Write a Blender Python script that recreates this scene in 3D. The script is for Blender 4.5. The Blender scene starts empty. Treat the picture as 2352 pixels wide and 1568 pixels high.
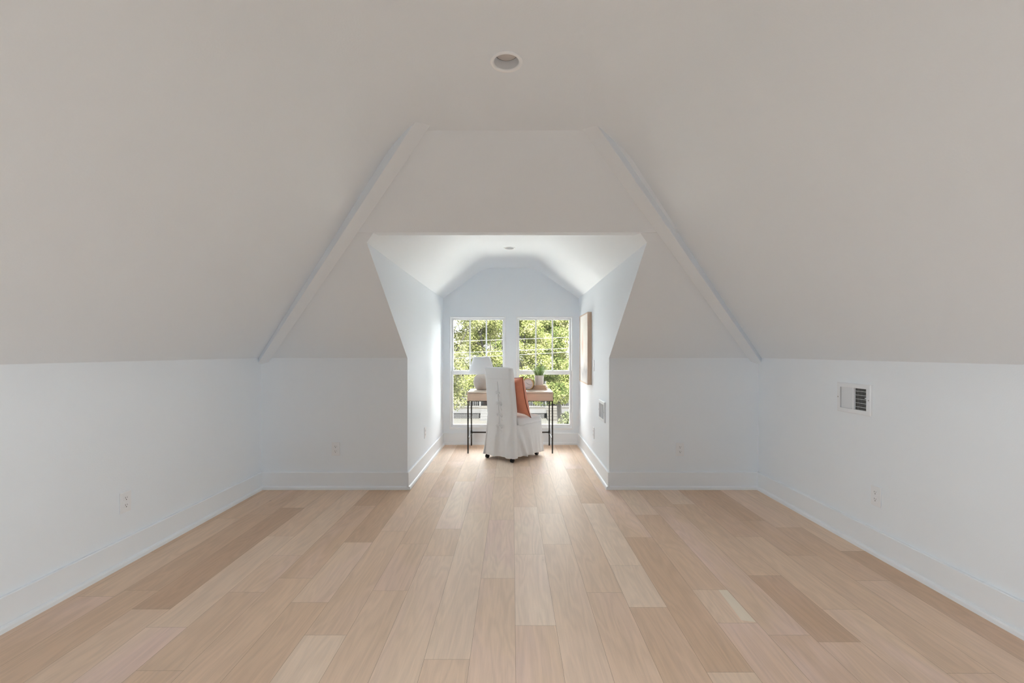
import bpy, bmesh, math, random
import numpy as np
from mathutils import Vector, Matrix

random.seed(7)
SC = bpy.context.scene
COL = SC.collection
PI = math.pi

# ------------------------------------------------------------------ helpers
F = 1030.0; CX = 1176.0; CY = 807.5; EYE = 1.2        # focal length in px, vanishing point, eye height

class MB:
    """collects geometry for ONE mesh object"""
    def __init__(self):
        self.v = []; self.f = []; self.m = []; self.s = []
    def add(self, verts, faces, mat=0, smooth=False):
        b = len(self.v)
        self.v.extend([tuple(p) for p in verts])
        for q in faces:
            self.f.append([b + i for i in q]); self.m.append(mat); self.s.append(smooth)
    def quad(self, a, b, c, d, mat=0):
        self.add([a, b, c, d], [(0, 1, 2, 3)], mat)
    def poly(self, pts, mat=0):
        self.add(pts, [tuple(range(len(pts)))], mat)
    def box(self, x0, x1, y0, y1, z0, z1, mat=0, M=None):
        vs = [(x0,y0,z0),(x1,y0,z0),(x1,y1,z0),(x0,y1,z0),(x0,y0,z1),(x1,y0,z1),(x1,y1,z1),(x0,y1,z1)]
        if M is not None: vs = [M @ Vector(p) for p in vs]
        self.add(vs, [(3,2,1,0),(4,5,6,7),(0,1,5,4),(1,2,6,5),(2,3,7,6),(3,0,4,7)], mat)
    def rings(self, rings, mat=0, smooth=True, cap0=False, cap1=False, closed=True):
        n = len(rings[0]); b = len(self.v)
        for r in rings: self.v.extend([tuple(p) for p in r])
        for i in range(len(rings) - 1):
            for j in range(n if closed else n - 1):
                k = (j + 1) % n
                self.f.append([b+i*n+j, b+i*n+k, b+(i+1)*n+k, b+(i+1)*n+j]); self.m.append(mat); self.s.append(smooth)
        if cap0: self.f.append([b + j for j in range(n)][::-1]); self.m.append(mat); self.s.append(False)
        if cap1:
            o = b + (len(rings) - 1) * n
            self.f.append([o + j for j in range(n)]); self.m.append(mat); self.s.append(False)
    def lathe(self, prof, seg=32, mat=0, c=(0,0,0), cap0=False, cap1=False, smooth=True):
        rs = [[(c[0]+r*math.cos(2*PI*k/seg), c[1]+r*math.sin(2*PI*k/seg), c[2]+z) for k in range(seg)] for r, z in prof]
        self.rings(rs, mat, smooth, cap0, cap1)
    def tube(self, pts, rad, seg=8, mat=0, caps=True, flat=1.0):
        pts = [Vector(p) for p in pts]
        rads = rad if isinstance(rad, (list, tuple)) else [rad] * len(pts)
        rs = []; up = None
        for i, p in enumerate(pts):
            t = (pts[min(i+1, len(pts)-1)] - pts[max(i-1, 0)])
            t = t.normalized() if t.length > 1e-9 else Vector((0,0,1))
            if up is None:
                up = Vector((0,0,1)) if abs(t.z) < .9 else Vector((1,0,0))
            a = t.cross(up)
            if a.length < 1e-6: a = t.cross(Vector((0,1,0)))
            a.normalize(); bb = a.cross(t).normalized(); up = bb
            rs.append([p + (a*math.cos(2*PI*k/seg) + bb*math.sin(2*PI*k/seg)*flat) * rads[i] for k in range(seg)])
        self.rings(rs, mat, True, caps, caps)
    def build(self, name, mats, parent=None, bevel=0, bseg=2, loc=None, label=None):
        me = bpy.data.meshes.new(name)
        me.from_pydata(self.v, [], self.f)
        if not isinstance(mats, (list, tuple)): mats = [mats]
        for m in mats: me.materials.append(m)
        me.polygons.foreach_set('material_index', self.m)
        me.polygons.foreach_set('use_smooth', self.s)
        bm = bmesh.new(); bm.from_mesh(me); bmesh.ops.recalc_face_normals(bm, faces=bm.faces); bm.to_mesh(me); bm.free()
        me.update()
        o = bpy.data.objects.new(name, me); COL.objects.link(o)
        if parent: o.parent = parent
        if loc: o.location = loc
        if bevel:
            md = o.modifiers.new('Bevel', 'BEVEL'); md.width = bevel; md.segments = bseg; md.limit_method = 'ANGLE'; md.angle_limit = .6
        if label: o['label'] = label
        return o

def thing(name, label, cat, loc=(0,0,0), rz=0, group=None):
    o = bpy.data.objects.new(name, None); COL.objects.link(o)
    o.empty_display_size = .05
    o.location = loc; o.rotation_euler = (0, 0, rz)
    o['label'] = label; o['category'] = cat
    if group: o['group'] = group
    return o

def tag(o, label, cat, group=None, kind=None):
    o['label'] = label; o['category'] = cat
    if group: o['group'] = group
    if kind: o['kind'] = kind
    return o

def struct(o, label=None):
    o['kind'] = 'structure'
    if label: o['label'] = label; o['category'] = 'room'
    return o

def dup(root, loc, rz, label, group=None):
    """copy a thing with copies of its parts and sub-parts"""
    r = root.copy(); COL.objects.link(r); r.location = loc; r.rotation_euler = (0, 0, rz)
    r['label'] = label
    if group: r['group'] = group
    for ch in list(root.children):
        c = ch.copy(); COL.objects.link(c); c.parent = r
        for g in list(ch.children):
            d = g.copy(); COL.objects.link(d); d.parent = c
    return r

# ------------------------------------------------------------------ materials
def srgb(r, g, b):
    f = lambda c: (c/255/12.92) if c/255 <= .04045 else ((c/255 + .055)/1.055)**2.4
    return (f(r), f(g), f(b), 1)

def mat(name, color, rough=.5, metal=0, spec=.5, bump=None, noise=None, sheen=0):
    m = bpy.data.materials.new(name); m.use_nodes = True
    nt = m.node_tree; b = nt.nodes['Principled BSDF']
    b.inputs['Base Color'].default_value = color if len(color) == 4 else (*color, 1)
    b.inputs['Roughness'].default_value = rough; b.inputs['Metallic'].default_value = metal
    b.inputs['Specular IOR Level'].default_value = spec
    if sheen: b.inputs['Sheen Weight'].default_value = sheen
    tc = nt.nodes.new('ShaderNodeTexCoord')
    if noise:                      # (scale, amount) slight mottling of the colour
        n = nt.nodes.new('ShaderNodeTexNoise'); n.inputs['Scale'].default_value = noise[0]; n.inputs['Detail'].default_value = 4
        nt.links.new(tc.outputs['Object'], n.inputs['Vector'])
        mx = nt.nodes.new('ShaderNodeMix'); mx.data_type = 'RGBA'
        c = b.inputs['Base Color'].default_value
        mx.inputs[6].default_value = [x*(1-noise[1]) for x in c[:3]] + [1]
        mx.inputs[7].default_value = [min(1, x*(1+noise[1])) for x in c[:3]] + [1]
        nt.links.new(n.outputs['Fac'], mx.inputs[0]); nt.links.new(mx.outputs[2], b.inputs['Base Color'])
    if bump:                       # (scale, strength)
        n2 = nt.nodes.new('ShaderNodeTexNoise'); n2.inputs['Scale'].default_value = bump[0]; n2.inputs['Detail'].default_value = 3
        nt.links.new(tc.outputs['Object'], n2.inputs['Vector'])
        bp = nt.nodes.new('ShaderNodeBump'); bp.inputs['Strength'].default_value = bump[1]; bp.inputs['Distance'].default_value = .01
        nt.links.new(n2.outputs['Fac'], bp.inputs['Height']); nt.links.new(bp.outputs[0], b.inputs['Normal'])
    return m

PAINT = mat('wall_paint', (.825, .881, .938), .65, spec=.3, bump=(140, .04))
TRIMP = mat('trim_paint', (.836, .884, .932), .38, spec=.4)
VINYL = mat('window_vinyl', (.855, .88, .91), .3, spec=.4)
PLATE = mat('plate_plastic', (.825, .85, .885), .35)
SLOT = mat('slot_dark', (.03, .03, .03), .6)
DUCT_SHADE = mat('duct_shade_black', (.006, .006, .006), .9, spec=.1)  # black put in for the shade inside the vent
VENTM = mat('vent_enamel', (.80, .835, .875), .4)
BLACKM = mat('black_metal', (.05, .047, .045), .24, metal=.85)
RUBBER = mat('black_rubber', (.012, .012, .013), .4)
LINEN = mat('slipcover_linen', (.77, .78, .795), .9, spec=.15, bump=(420, .12), sheen=.15)
VELVET = mat('terracotta_velvet', srgb(210, 136, 108), .75, spec=.2, bump=(300, .08), noise=(14, .12), sheen=.4)
PIPING = mat('rust_piping', srgb(120, 58, 36), .7, spec=.2)
SHADE = mat('lampshade_linen', (.82, .83, .85), .85, spec=.1, bump=(500, .06))
CERAM = mat('lamp_stoneware', srgb(186, 180, 175), .7, noise=(60, .10), bump=(90, .10))
POT = mat('planter_ceramic', srgb(224, 218, 214), .45)
BRASS = mat('clock_brass', srgb(206, 176, 120), .32, metal=.75)
CDARK = mat('clock_dark_case', srgb(70, 58, 48), .45)
FACE = mat('clock_face', srgb(228, 222, 222), .5)
INK = mat('clock_ink', srgb(95, 90, 92), .6)
COVER = mat('book_cover_beige', srgb(214, 188, 164), .7, noise=(40, .05))
PAGES = mat('book_pages', srgb(238, 232, 224), .85)
PAPER = mat('white_paper', srgb(245, 242, 238), .8)
SOIL = mat('potting_soil', (.05, .04, .03), .95)
LENS = mat('downlight_lens', (.62, .60, .60), .5)
BAFFLE = mat('downlight_baffle', (.74, .77, .80), .5)

def glass_mat():
    m = bpy.data.materials.new('window_glass'); m.use_nodes = True
    nt = m.node_tree; nt.nodes.clear()
    out = nt.nodes.new('ShaderNodeOutputMaterial'); mx = nt.nodes.new('ShaderNodeMixShader')
    tr = nt.nodes.new('ShaderNodeBsdfTransparent'); gl = nt.nodes.new('ShaderNodeBsdfGlossy')
    tr.inputs['Color'].default_value = (.97, .98, .97, 1); gl.inputs['Roughness'].default_value = .02
    fr = nt.nodes.new('ShaderNodeFresnel'); fr.inputs['IOR'].default_value = 1.35
    nt.links.new(fr.outputs[0], mx.inputs[0]); nt.links.new(tr.outputs[0], mx.inputs[1]); nt.links.new(gl.outputs[0], mx.inputs[2])
    nt.links.new(mx.outputs[0], out.inputs[0])
    return m
GLASS = glass_mat()

def wood_mat(name, base, axis, dark=.88, scale=1.0, rough=.45):
    """plain furniture oak with streaks along one axis"""
    m = bpy.data.materials.new(name); m.use_nodes = True
    nt = m.node_tree; b = nt.nodes['Principled BSDF']; b.inputs['Roughness'].default_value = rough
    b.inputs['Specular IOR Level'].default_value = .35
    tc = nt.nodes.new('ShaderNodeTexCoord'); mp = nt.nodes.new('ShaderNodeMapping')
    s = [70*scale]*3; s[axis] = 4*scale
    mp.inputs['Scale'].default_value = s
    n = nt.nodes.new('ShaderNodeTexNoise'); n.inputs['Scale'].default_value = 1; n.inputs['Detail'].default_value = 6; n.inputs['Roughness'].default_value = .6
    n.inputs['Distortion'].default_value = .4
    cr = nt.nodes.new('ShaderNodeValToRGB')
    cr.color_ramp.elements[0].position = .3; cr.color_ramp.elements[0].color = [c*dark for c in base[:3]] + [1]
    cr.color_ramp.elements[1].position = .7; cr.color_ramp.elements[1].color = list(base[:3]) + [1]
    nt.links.new(tc.outputs['Object'], mp.inputs[0]); nt.links.new(mp.outputs[0], n.inputs['Vector'])
    nt.links.new(n.outputs['Fac'], cr.inputs[0]); nt.links.new(cr.outputs[0], b.inputs['Base Color'])
    return m
DESKW = wood_mat('desk_oak', srgb(229, 206, 186), 0)
DESKT = wood_mat('desk_top_oak', srgb(230, 216, 202), 0, dark=.94)
FRAMEW = wood_mat('picture_frame_wood', srgb(212, 190, 170), 2)

def floor_mat():
    m = bpy.data.materials.new('oak_planks'); m.use_nodes = True
    nt = m.node_tree; N = nt.nodes.new; L = nt.links.new
    b = nt.nodes['Principled BSDF']
    at = N('ShaderNodeVertexColor'); at.layer_name = 'board'
    sp = N('ShaderNodeSeparateColor'); L(at.outputs['Color'], sp.inputs[0])
    geo = N('ShaderNodeNewGeometry')
    offs = N('ShaderNodeCombineXYZ')
    k1 = N('ShaderNodeMath'); k1.operation = 'MULTIPLY'; k1.inputs[1].default_value = 37.0; L(sp.outputs[1], k1.inputs[0])
    k2 = N('ShaderNodeMath'); k2.operation = 'MULTIPLY'; k2.inputs[1].default_value = 91.0; L(sp.outputs[1], k2.inputs[0])
    L(k1.outputs[0], offs.inputs[1]); L(k2.outputs[0], offs.inputs[2])
    va = N('ShaderNodeVectorMath'); va.operation = 'ADD'; L(geo.outputs['Position'], va.inputs[0]); L(offs.outputs[0], va.inputs[1])
    def noise(scale_xyz, detail, dist=0, rough=.55):
        mp = N('ShaderNodeMapping'); mp.inputs['Scale'].default_value = scale_xyz; L(va.outputs[0], mp.inputs[0])
        n = N('ShaderNodeTexNoise'); n.inputs['Scale'].default_value = 1; n.inputs['Detail'].default_value = detail
        n.inputs['Distortion'].default_value = dist; n.inputs['Roughness'].default_value = rough
        L(mp.outputs[0], n.inputs['Vector']); return n.outputs['Fac']
    # cathedral grain: contour lines of a slow stretched noise
    slow = noise((9, 1.1, 1), 2, .3)
    ml = N('ShaderNodeMath'); ml.operation = 'MULTIPLY'; ml.inputs[1].default_value = 62; L(slow, ml.inputs[0])
    sn = N('ShaderNodeMath'); sn.operation = 'SINE'; L(ml.outputs[0], sn.inputs[0])
    fine = noise((210, 7, 1), 5, .2, .65)
    broad = noise((11, .9, 1), 3, .6)
    mott = noise((3.2, 1.2, 1), 3, .4)
    # board tone: dark tan -> light sand, plus a pink shift
    cr = N('ShaderNodeValToRGB'); e = cr.color_ramp.elements
    e[0].position = 0; e[0].color = srgb(204, 174, 148); e[1].position = 1; e[1].color = srgb(236, 217, 198)
    x = e.new(.3); x.color = srgb(217, 189, 163); x = e.new(.65); x.color = srgb(226, 201, 178)
    L(sp.outputs[0], cr.inputs[0])
    pk = N('ShaderNodeMix'); pk.data_type = 'RGBA'; pk.inputs[7].default_value = srgb(230, 204, 190)
    pm = N('ShaderNodeMath'); pm.operation = 'MULTIPLY'; pm.use_clamp = True
    mr = N('ShaderNodeMapRange'); mr.inputs['From Min'].default_value = .42; mr.inputs['From Max'].default_value = .62; L(mott, mr.inputs[0])
    L(sp.outputs[2], pm.inputs[0]); L(mr.outputs[0], pm.inputs[1])
    L(cr.outputs[0], pk.inputs[6]); L(pm.outputs[0], pk.inputs[0])
    # sum of grain factors -> multiply
    def mad(a, f, c):
        q = N('ShaderNodeMath'); q.operation = 'MULTIPLY_ADD'; L(a, q.inputs[0]); q.inputs[1].default_value = f
        if isinstance(c, float): q.inputs[2].default_value = c
        else: L(c, q.inputs[2])
        return q.outputs[0]
    s1 = mad(sn.outputs[0], .036, .80)
    s2 = mad(fine, .26, s1)
    s3 = mad(broad, .24, s2)
    mul = N('ShaderNodeVectorMath'); mul.operation = 'SCALE'; L(pk.outputs[2], mul.inputs[0]); L(s3, mul.inputs['Scale'])
    # small knots
    mpk = N('ShaderNodeMapping'); mpk.inputs['Scale'].default_value = (5.5, 2.1, 1); L(va.outputs[0], mpk.inputs[0])
    vo = N('ShaderNodeTexVoronoi'); vo.inputs['Scale'].default_value = 1; vo.inputs['Randomness'].default_value = 1; L(mpk.outputs[0], vo.inputs['Vector'])
    kr = N('ShaderNodeMapRange'); kr.inputs['From Min'].default_value = .012; kr.inputs['From Max'].default_value = .05
    kr.inputs['To Min'].default_value = .55; kr.inputs['To Max'].default_value = 1; L(vo.outputs['Distance'], kr.inputs[0])
    mul2 = N('ShaderNodeVectorMath'); mul2.operation = 'SCALE'; L(mul.outputs[0], mul2.inputs[0]); L(kr.outputs[0], mul2.inputs['Scale'])
    L(mul2.outputs[0], b.inputs['Base Color'])
    rr = mad(fine, .12, .40); L(rr, b.inputs['Roughness'])
    b.inputs['Specular IOR Level'].default_value = .22
    bp = N('ShaderNodeBump'); bp.inputs['Strength'].default_value = .06; bp.inputs['Distance'].default_value = .004
    L(fine, bp.inputs['Height']); L(bp.outputs[0], b.inputs['Normal'])
    return m
FLOORM = floor_mat()
SUBFL = mat('subfloor_brown', srgb(138, 110, 84), .8)  # brown sheet under the boards, shows in their gaps

# ------------------------------------------------------------------ room dimensions (metres, eye above the origin)
YB = 3.925; XL = -2.195; XR = 2.157; ZK = 1.145; ZC = 2.287
S = .675                                    # pitch of the back slope
DL0, DL1, DR0, DR1 = -.915, -.895, .850, .866   # alcove side walls, near and far X
YW = 5.806; ZE = 1.888; ZT = 2.285; FXL, FXR = -.355, .293
YREAR = -2.6; XTL, XTR = -.545, .50
YH = YB - (1.938 - ZK)/S                     # lip of the header
ZH = 1.938
yz = lambda z: YB - (z - ZK)/S               # Y on the back slope at height z

# ---------------- floor
def build_floor():
    seam0, wd = .0142, .1787
    joints = {-.075:[2.377, 3.2, 4.3, 5.2], -.254:[1.75, 3.35, 4.6], -.432:[2.638, 3.04, 4.15, 5.35], -.611:[2.253, 2.803, 3.7, 4.9], -.79:[1.9, 3.0, 4.45],
              -.968:[2.148, 2.825], -1.147:[2.377, 3.5], -1.326:[1.688, 2.239, 2.644], -1.505:[1.954, 2.919], -1.683:[2.091, 3.45], -1.862:[2.257, 3.3], -2.04:[3.23, 2.2],
              .104:[1.967, 2.658, 3.467, 4.7], .282:[2.796, 3.327, 4.4, 5.3], .461:[2.235, 3.745, 4.95], .64:[2.107, 2.52, 3.55, 4.6], .818:[1.68, 2.9, 4.2],
              .997:[1.985, 2.262, 3.3], 1.175:[3.48, 1.9], 1.354:[1.855, 2.405], 1.533:[2.09, 2.91], 1.71:[1.674, 2.644, 3.19], 1.89:[3.063, 2.35], 2.07:[2.7]}
    over = {(-1.683, 2.091):(.0, .0), (-1.862, 2.257):(.15, 0), (1.533, 2.91):(.2, .3), (1.71, 2.644):(.22, .4), (1.71, 3.19):(.1, .2), (.818, 1.68):(.25, .25),
            (1.354, 2.405):(.45, .1), (.997, 1.985):(.7, .1), (-.968, 2.148):(.7, .9), (-1.326, 2.239):(.6, 1.), (.64, 2.107):(.9, .1), (1.175, 1.9):(.55, .9),
            (-1.147, 2.377):(.3, .5), (.818, 2.9):(.6, .8), (-.79, 1.9):(.55, .2), (-.432, 3.04):(.8, .9), (.104, 1.967):(.9, .4), (.104, 2.658):(.95, .4)}
    rnd = random.Random(21)
    mb = MB(); cols = []
    g = .00045
    for k in range(-13, 13):
        x0 = seam0 + k*wd; xc = x0 + wd/2
        key = min(joints, key=lambda q: abs(q - xc))
        js = sorted(joints[key]) if abs(key - xc) < .05 else [rnd.uniform(0, 3)]
        hall = xc > -.99 and xc < .93
        yend = 5.83 if hall else 3.96
        ylo = YREAR - .02
        cuts = [y for y in js]
        y = js[0] - rnd.uniform(.9, 1.8)
        while y > ylo: cuts.append(y); y -= rnd.uniform(.8, 1.9)
        y = js[-1] + rnd.uniform(.7, 1.5)
        while y < yend - .2: cuts.append(y); y += rnd.uniform(.6, 1.5)
        cuts = [ylo] + sorted(c for c in cuts if ylo + .1 < c < yend - .1) + [yend]
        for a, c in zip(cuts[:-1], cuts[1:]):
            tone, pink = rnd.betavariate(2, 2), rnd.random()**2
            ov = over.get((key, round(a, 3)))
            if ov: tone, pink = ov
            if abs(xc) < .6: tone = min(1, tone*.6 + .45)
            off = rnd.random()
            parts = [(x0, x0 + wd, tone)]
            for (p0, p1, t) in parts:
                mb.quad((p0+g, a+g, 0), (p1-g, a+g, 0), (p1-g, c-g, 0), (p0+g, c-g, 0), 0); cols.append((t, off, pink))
            if key == .997 and abs(a - 1.985) < .01:      # pale sapwood streak along one edge of this board
                mb.quad((x0+wd*.66, a+.02, .0004), (x0+wd-.004, a+.005, .0004), (x0+wd-.004, c-.002, .0004), (x0+wd*.74, c-.002, .0004), 2); cols.append((1, off, 0))
    mb.quad((-2.4, YREAR-.1, -.004), (2.4, YREAR-.1, -.004), (2.4, 4.1, -.004), (-2.4, 4.1, -.004), 1); cols.append((0, 0, 0))
    mb.quad((-1.1, 4.1, -.004), (1.1, 4.1, -.004), (1.1, 6.0, -.004), (-1.1, 6.0, -.004), 1); cols.append((0, 0, 0))
    sap = wood_mat('pale_sapwood', srgb(242, 228, 208), 1, dark=.96)
    o = mb.build('floor', [FLOORM, SUBFL, sap])
    ca = o.data.color_attributes.new('board', 'FLOAT_COLOR', 'CORNER')
    data = []
    for p in o.data.polygons:
        c = cols[p.index]
        for _ in p.loop_indices: data.extend((c[0], c[1], c[2], 1))
    ca.data.foreach_set('color', data)
    struct(o)
build_floor()

# ---------------- helpers for surfaces with holes
def hole_rect(mb, P, u0, u1, v0, v1, holes):
    """rectangle in (u,v) mapped by P, minus axis-aligned holes"""
    us = sorted({u0, u1, *[h[0] for h in holes], *[h[1] for h in holes]})
    vs = sorted({v0, v1, *[h[2] for h in holes], *[h[3] for h in holes]})
    for a, b in zip(us[:-1], us[1:]):
        for c, d in zip(vs[:-1], vs[1:]):
            mu, mv = (a+b)/2, (c+d)/2
            if any(h[0] < mu < h[1] and h[2] < mv < h[3] for h in holes): continue
            mb.quad(P(a, c), P(b, c), P(b, d), P(a, d))

def round_hole(mb, cx, cy, z, half, r, seg=32):
    """square cell with a round hole, on a flat ceiling"""
    inner = []; outer = []
    for k in range(seg):
        a = 2*PI*k/seg; c, s = math.cos(a), math.sin(a)
        q = half/max(abs(c), abs(s))
        inner.append((cx + r*c, cy + r*s, z)); outer.append((cx + q*c, cy + q*s, z))
    mb.rings([inner, outer], 0, False)

LX, LY = -.021, 1.682          # main ceiling downlight
DLX, DLY = -.027, 4.70         # alcove ceiling downlight
SD0, SD1 = -1.15, .62          # added side dormers, out of view, for fill daylight

# ---------------- main ceiling (flat + side slopes with an eased crease + back slope + header)
def build_ceiling():
    mb = MB()
    R = .55
    def prof(side):
        xk, xt = (XL, XTL) if side < 0 else (XR, XTR)
        sl = (ZC - ZK)/abs(xk - xt); th = math.atan(sl)
        t = R*math.tan(th/2)
        pts = [(xk + side*.12, ZK - .12*sl), (xt + side*t*math.cos(th), ZC - t*math.sin(th))]
        cxx, cz = xt - side*t, ZC - R
        for i in range(1, 9):
            a = th*(1 - i/8)
            pts.append((cxx + side*R*math.sin(a), cz + R*math.cos(a)))
        return pts
    for side in (-1, 1):
        p = prof(side)
        for (ya, yb) in ((YREAR - .02, SD0), (SD1, YB + .03)):
            lo = len(p)
            a, c = p[0], p[1]
            mb.quad((a[0], ya, a[1]), (a[0], yb, a[1]), (c[0], yb, c[1]), (c[0], ya, c[1]))
            ye = 2.56 if yb > 3 else yb
            mb.rings([[(q[0], ya, q[1]) for q in p[1:]], [(q[0], ye, q[1]) for q in p[1:]]], 0, True, closed=False)
        # added shed dormer over the fill window behind the camera: flat lid + two cheeks
        xo = XL - .05 if side < 0 else XR + .05
        xin = p[-1][0]
        mb.quad((xo, SD0, ZC), (xo, SD1, ZC), (xin, SD1, ZC), (xin, SD0, ZC))
        for y in (SD0, SD1):
            mb.poly([(xo, y, ZC)] + [(q[0], y, q[1]) for q in p[::-1]])
    xa, xb = prof(-1)[-1][0], prof(1)[-1][0]
    h = .09
    hole_rect(mb, lambda u, v: (u, v, ZC), xa, xb, YREAR - .02, 2.30, [(LX - h, LX + h, LY - h, LY + h)])
    round_hole(mb, LX, LY, ZC, h, .052)
    # back slope below the header lip, with the alcove opening
    lo = ZK - .06
    P = lambda x, z: (x, yz(z), z)
    cl, crr = DL0 + (ZH - ZE)/.71, DR0 - (ZH - ZE)/.71
    mb.poly([P(XL - .1, lo), P(DL0, lo), P(DL0, ZE), P(cl, ZH), P(cl, ZH + .02), P(XL - .1, ZH + .02)])
    mb.poly([P(XR + .1, lo), P(DR0, lo), P(DR0, ZE), P(crr, ZH), P(crr, ZH + .02), P(XR + .1, ZH + .02)])
    # the part above: a slab a finger thicker, its underside is the pale strip
    nrm = Vector((0, -S, -1)).normalized()
    off = .016
    Q = lambda x, z: (x, yz(z) + nrm.y*off, z + nrm.z*off)
    xl, xr = -1.12, 1.07
    zt = ZC + .06
    mb.quad(Q(xl, ZH + .004), Q(xr, ZH + .004), Q(xr, zt), Q(xl, zt))
    a = Q(xl, ZH + .004); b = Q(xr, ZH + .004)
    mb.quad(a, b, (xr, 2.842, ZH), (xl, 2.842, ZH))
    mb.quad((xl, 2.842, ZH), (xr, 2.842, ZH), (xr, 2.842, 2.45), (xl, 2.842, 2.45))
    for x in (xl, xr):
        mb.poly([Q(x, ZH + .004), Q(x, zt), (x, 2.842, zt), (x, 2.842, ZH)])
    mb.quad((XL-.1, yz(ZH), ZH), (xl, yz(ZH), ZH), (xl, yz(zt), zt), (XL-.1, yz(zt), zt))
    mb.quad((XR+.1, yz(ZH), ZH), (xr, yz(ZH), ZH), (xr, yz(zt), zt), (XR+.1, yz(zt), zt))
    struct(mb.build('ceiling', PAINT))
build_ceiling()

# ---------------- alcove (dormer) ceiling
def build_alcove_ceiling():
    mb = MB(); y1 = YW + .05
    yE = yz(ZE)
    yf = 2.76
    Rr = .34; fl = {}
    for side, xe0, xe1, xt in ((-1, DL0, DL1, FXL), (1, DR0, DR1, FXR)):
        sl = (ZT - ZE)/abs(xe1 - xt); th = math.atan(sl); tt = Rr*math.tan(th/2)
        p0 = (xt + side*tt*math.cos(th), ZT - tt*math.sin(th))
        cxx, cz = xt - side*tt, ZT - Rr
        arcp = [p0] + [(cxx + side*Rr*math.sin(th*(1 - i/8)), cz + Rr*math.cos(th*(1 - i/8))) for i in range(1, 9)]
        mb.poly([(xe0, yE, ZE), (xe0, YB, ZE), (xe1, y1, ZE), (p0[0], y1, p0[1]), (p0[0], yf, p0[1]), (xe0 - side*(ZH-ZE)/.71, YH, ZH)])
        mb.rings([[(q[0], yf, q[1]) for q in arcp], [(q[0], y1, q[1]) for q in arcp]], 0, True, closed=False)
        fl[side] = arcp[-1][0]
    h = .09
    hole_rect(mb, lambda u, v: (u, v, ZT), fl[-1], fl[1], yf, y1, [(DLX - h, DLX + h, DLY - h, DLY + h)])
    round_hole(mb, DLX, DLY, ZT, h, .050)
    struct(mb.build('ceiling_alcove', PAINT))
build_alcove_ceiling()

# ---------------- walls
def wall(name, fn):
    mb = MB(); fn(mb); return struct(mb.build(name, PAINT))

WIN_FILL = (-.92, .48, .68, 2.08)      # unseen side windows added and sized for room fill (y0, y1, z0, z1)
def side_wall(x):
    def fn(mb):
        y0, y1, z0, z1 = WIN_FILL
        hole_rect(mb, lambda u, v: (x, u, v), YREAR - .05, YB + .05, -.02, ZK + .03, [(y0, y1, z0, ZK + .03)])
        hole_rect(mb, lambda u, v: (x, u, v), SD0 - .02, SD1 + .02, ZK + .03, ZC + .05, [(y0, y1, ZK + .03, z1)])
        s = -1 if x < 0 else 1                         # thickness of the opening
        for a, b in (((y0, z0), (y1, z0)), ((y1, z0), (y1, z1)), ((y1, z1), (y0, z1)), ((y0, z1), (y0, z0))):
            mb.quad((x, a[0], a[1]), (x, b[0], b[1]), (x + s*.16, b[0], b[1]), (x + s*.16, a[0], a[1]))
    return fn
wall('wall_left', side_wall(XL)); wall('wall_right', side_wall(XR))
wall('wall_rear', lambda mb: mb.quad((XL-.05, YREAR, -.02), (XR+.05, YREAR, -.02), (XR+.05, YREAR, ZC+.05), (XL-.05, YREAR, ZC+.05)))
wall('wall_back_left', lambda mb: mb.quad((XL-.05, YB, -.02), (DL0, YB, -.02), (DL0, YB, ZK), (XL-.05, YB, ZK)))
wall('wall_back_right', lambda mb: mb.quad((DR0, YB, -.02), (XR+.05, YB, -.02), (XR+.05, YB, ZK), (DR0, YB, ZK)))
def alcove_side(x0, x1):
    def fn(mb):
        mb.poly([(x0, YB, -.02), (x0, YB, ZE), (x0, yz(ZE), ZE), (x0, YB, ZK)][:4] if False else [(x0, YB, ZK), (x0, YB, ZE), (x0, yz(ZE), ZE)])
        mb.quad((x0, YB, -.02), (x1, YW + .05, -.02), (x1, YW + .05, ZE), (x0, YB, ZE))
    return fn
wall('wall_alcove_left', alcove_side(DL0, DL1)); wall('wall_alcove_right', alcove_side(DR0, DR1))

WL = (-.806, -.0846, .1994, 1.654)      # left window opening: x0, x1, z0, z1
WR = (.0564, .7885, .190, 1.654)        # right window opening
def window_wall(mb):
    th = .17
    hs = [WL, (WR[0], WR[1], WR[2], WR[3])]
    for y in (YW, YW + th):
        hole_rect(mb, lambda u, v: (u, y, v), -1.02, 1.0, -.05, 2.45, hs)
    for x0, x1, z0, z1 in hs:
        for a, b in (((x0, z0), (x1, z0)), ((x1, z0), (x1, z1)), ((x1, z1), (x0, z1)), ((x0, z1), (x0, z0))):
            mb.quad((a[0], YW, a[1]), (b[0], YW, b[1]), (b[0], YW + th, b[1]), (a[0], YW + th, a[1]))
wall('wall_window', window_wall)

# ---------------- windows
def ring_box(mb, x0, x1, z0, z1, tl, tr, tb, tt, y0, y1, mat=0):
    """rectangular frame in the XZ plane with separate widths, butt-jointed pieces"""
    mb.box(x0, x0 + tl, y0, y1, z0, z1, mat); mb.box(x1 - tr, x1, y0, y1, z0, z1, mat)
    mb.box(x0 + tl, x1 - tr, y0, y1, z0, z0 + tb, mat); mb.box(x0 + tl, x1 - tr, y0, y1, z1 - tt, z1, mat)

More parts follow.
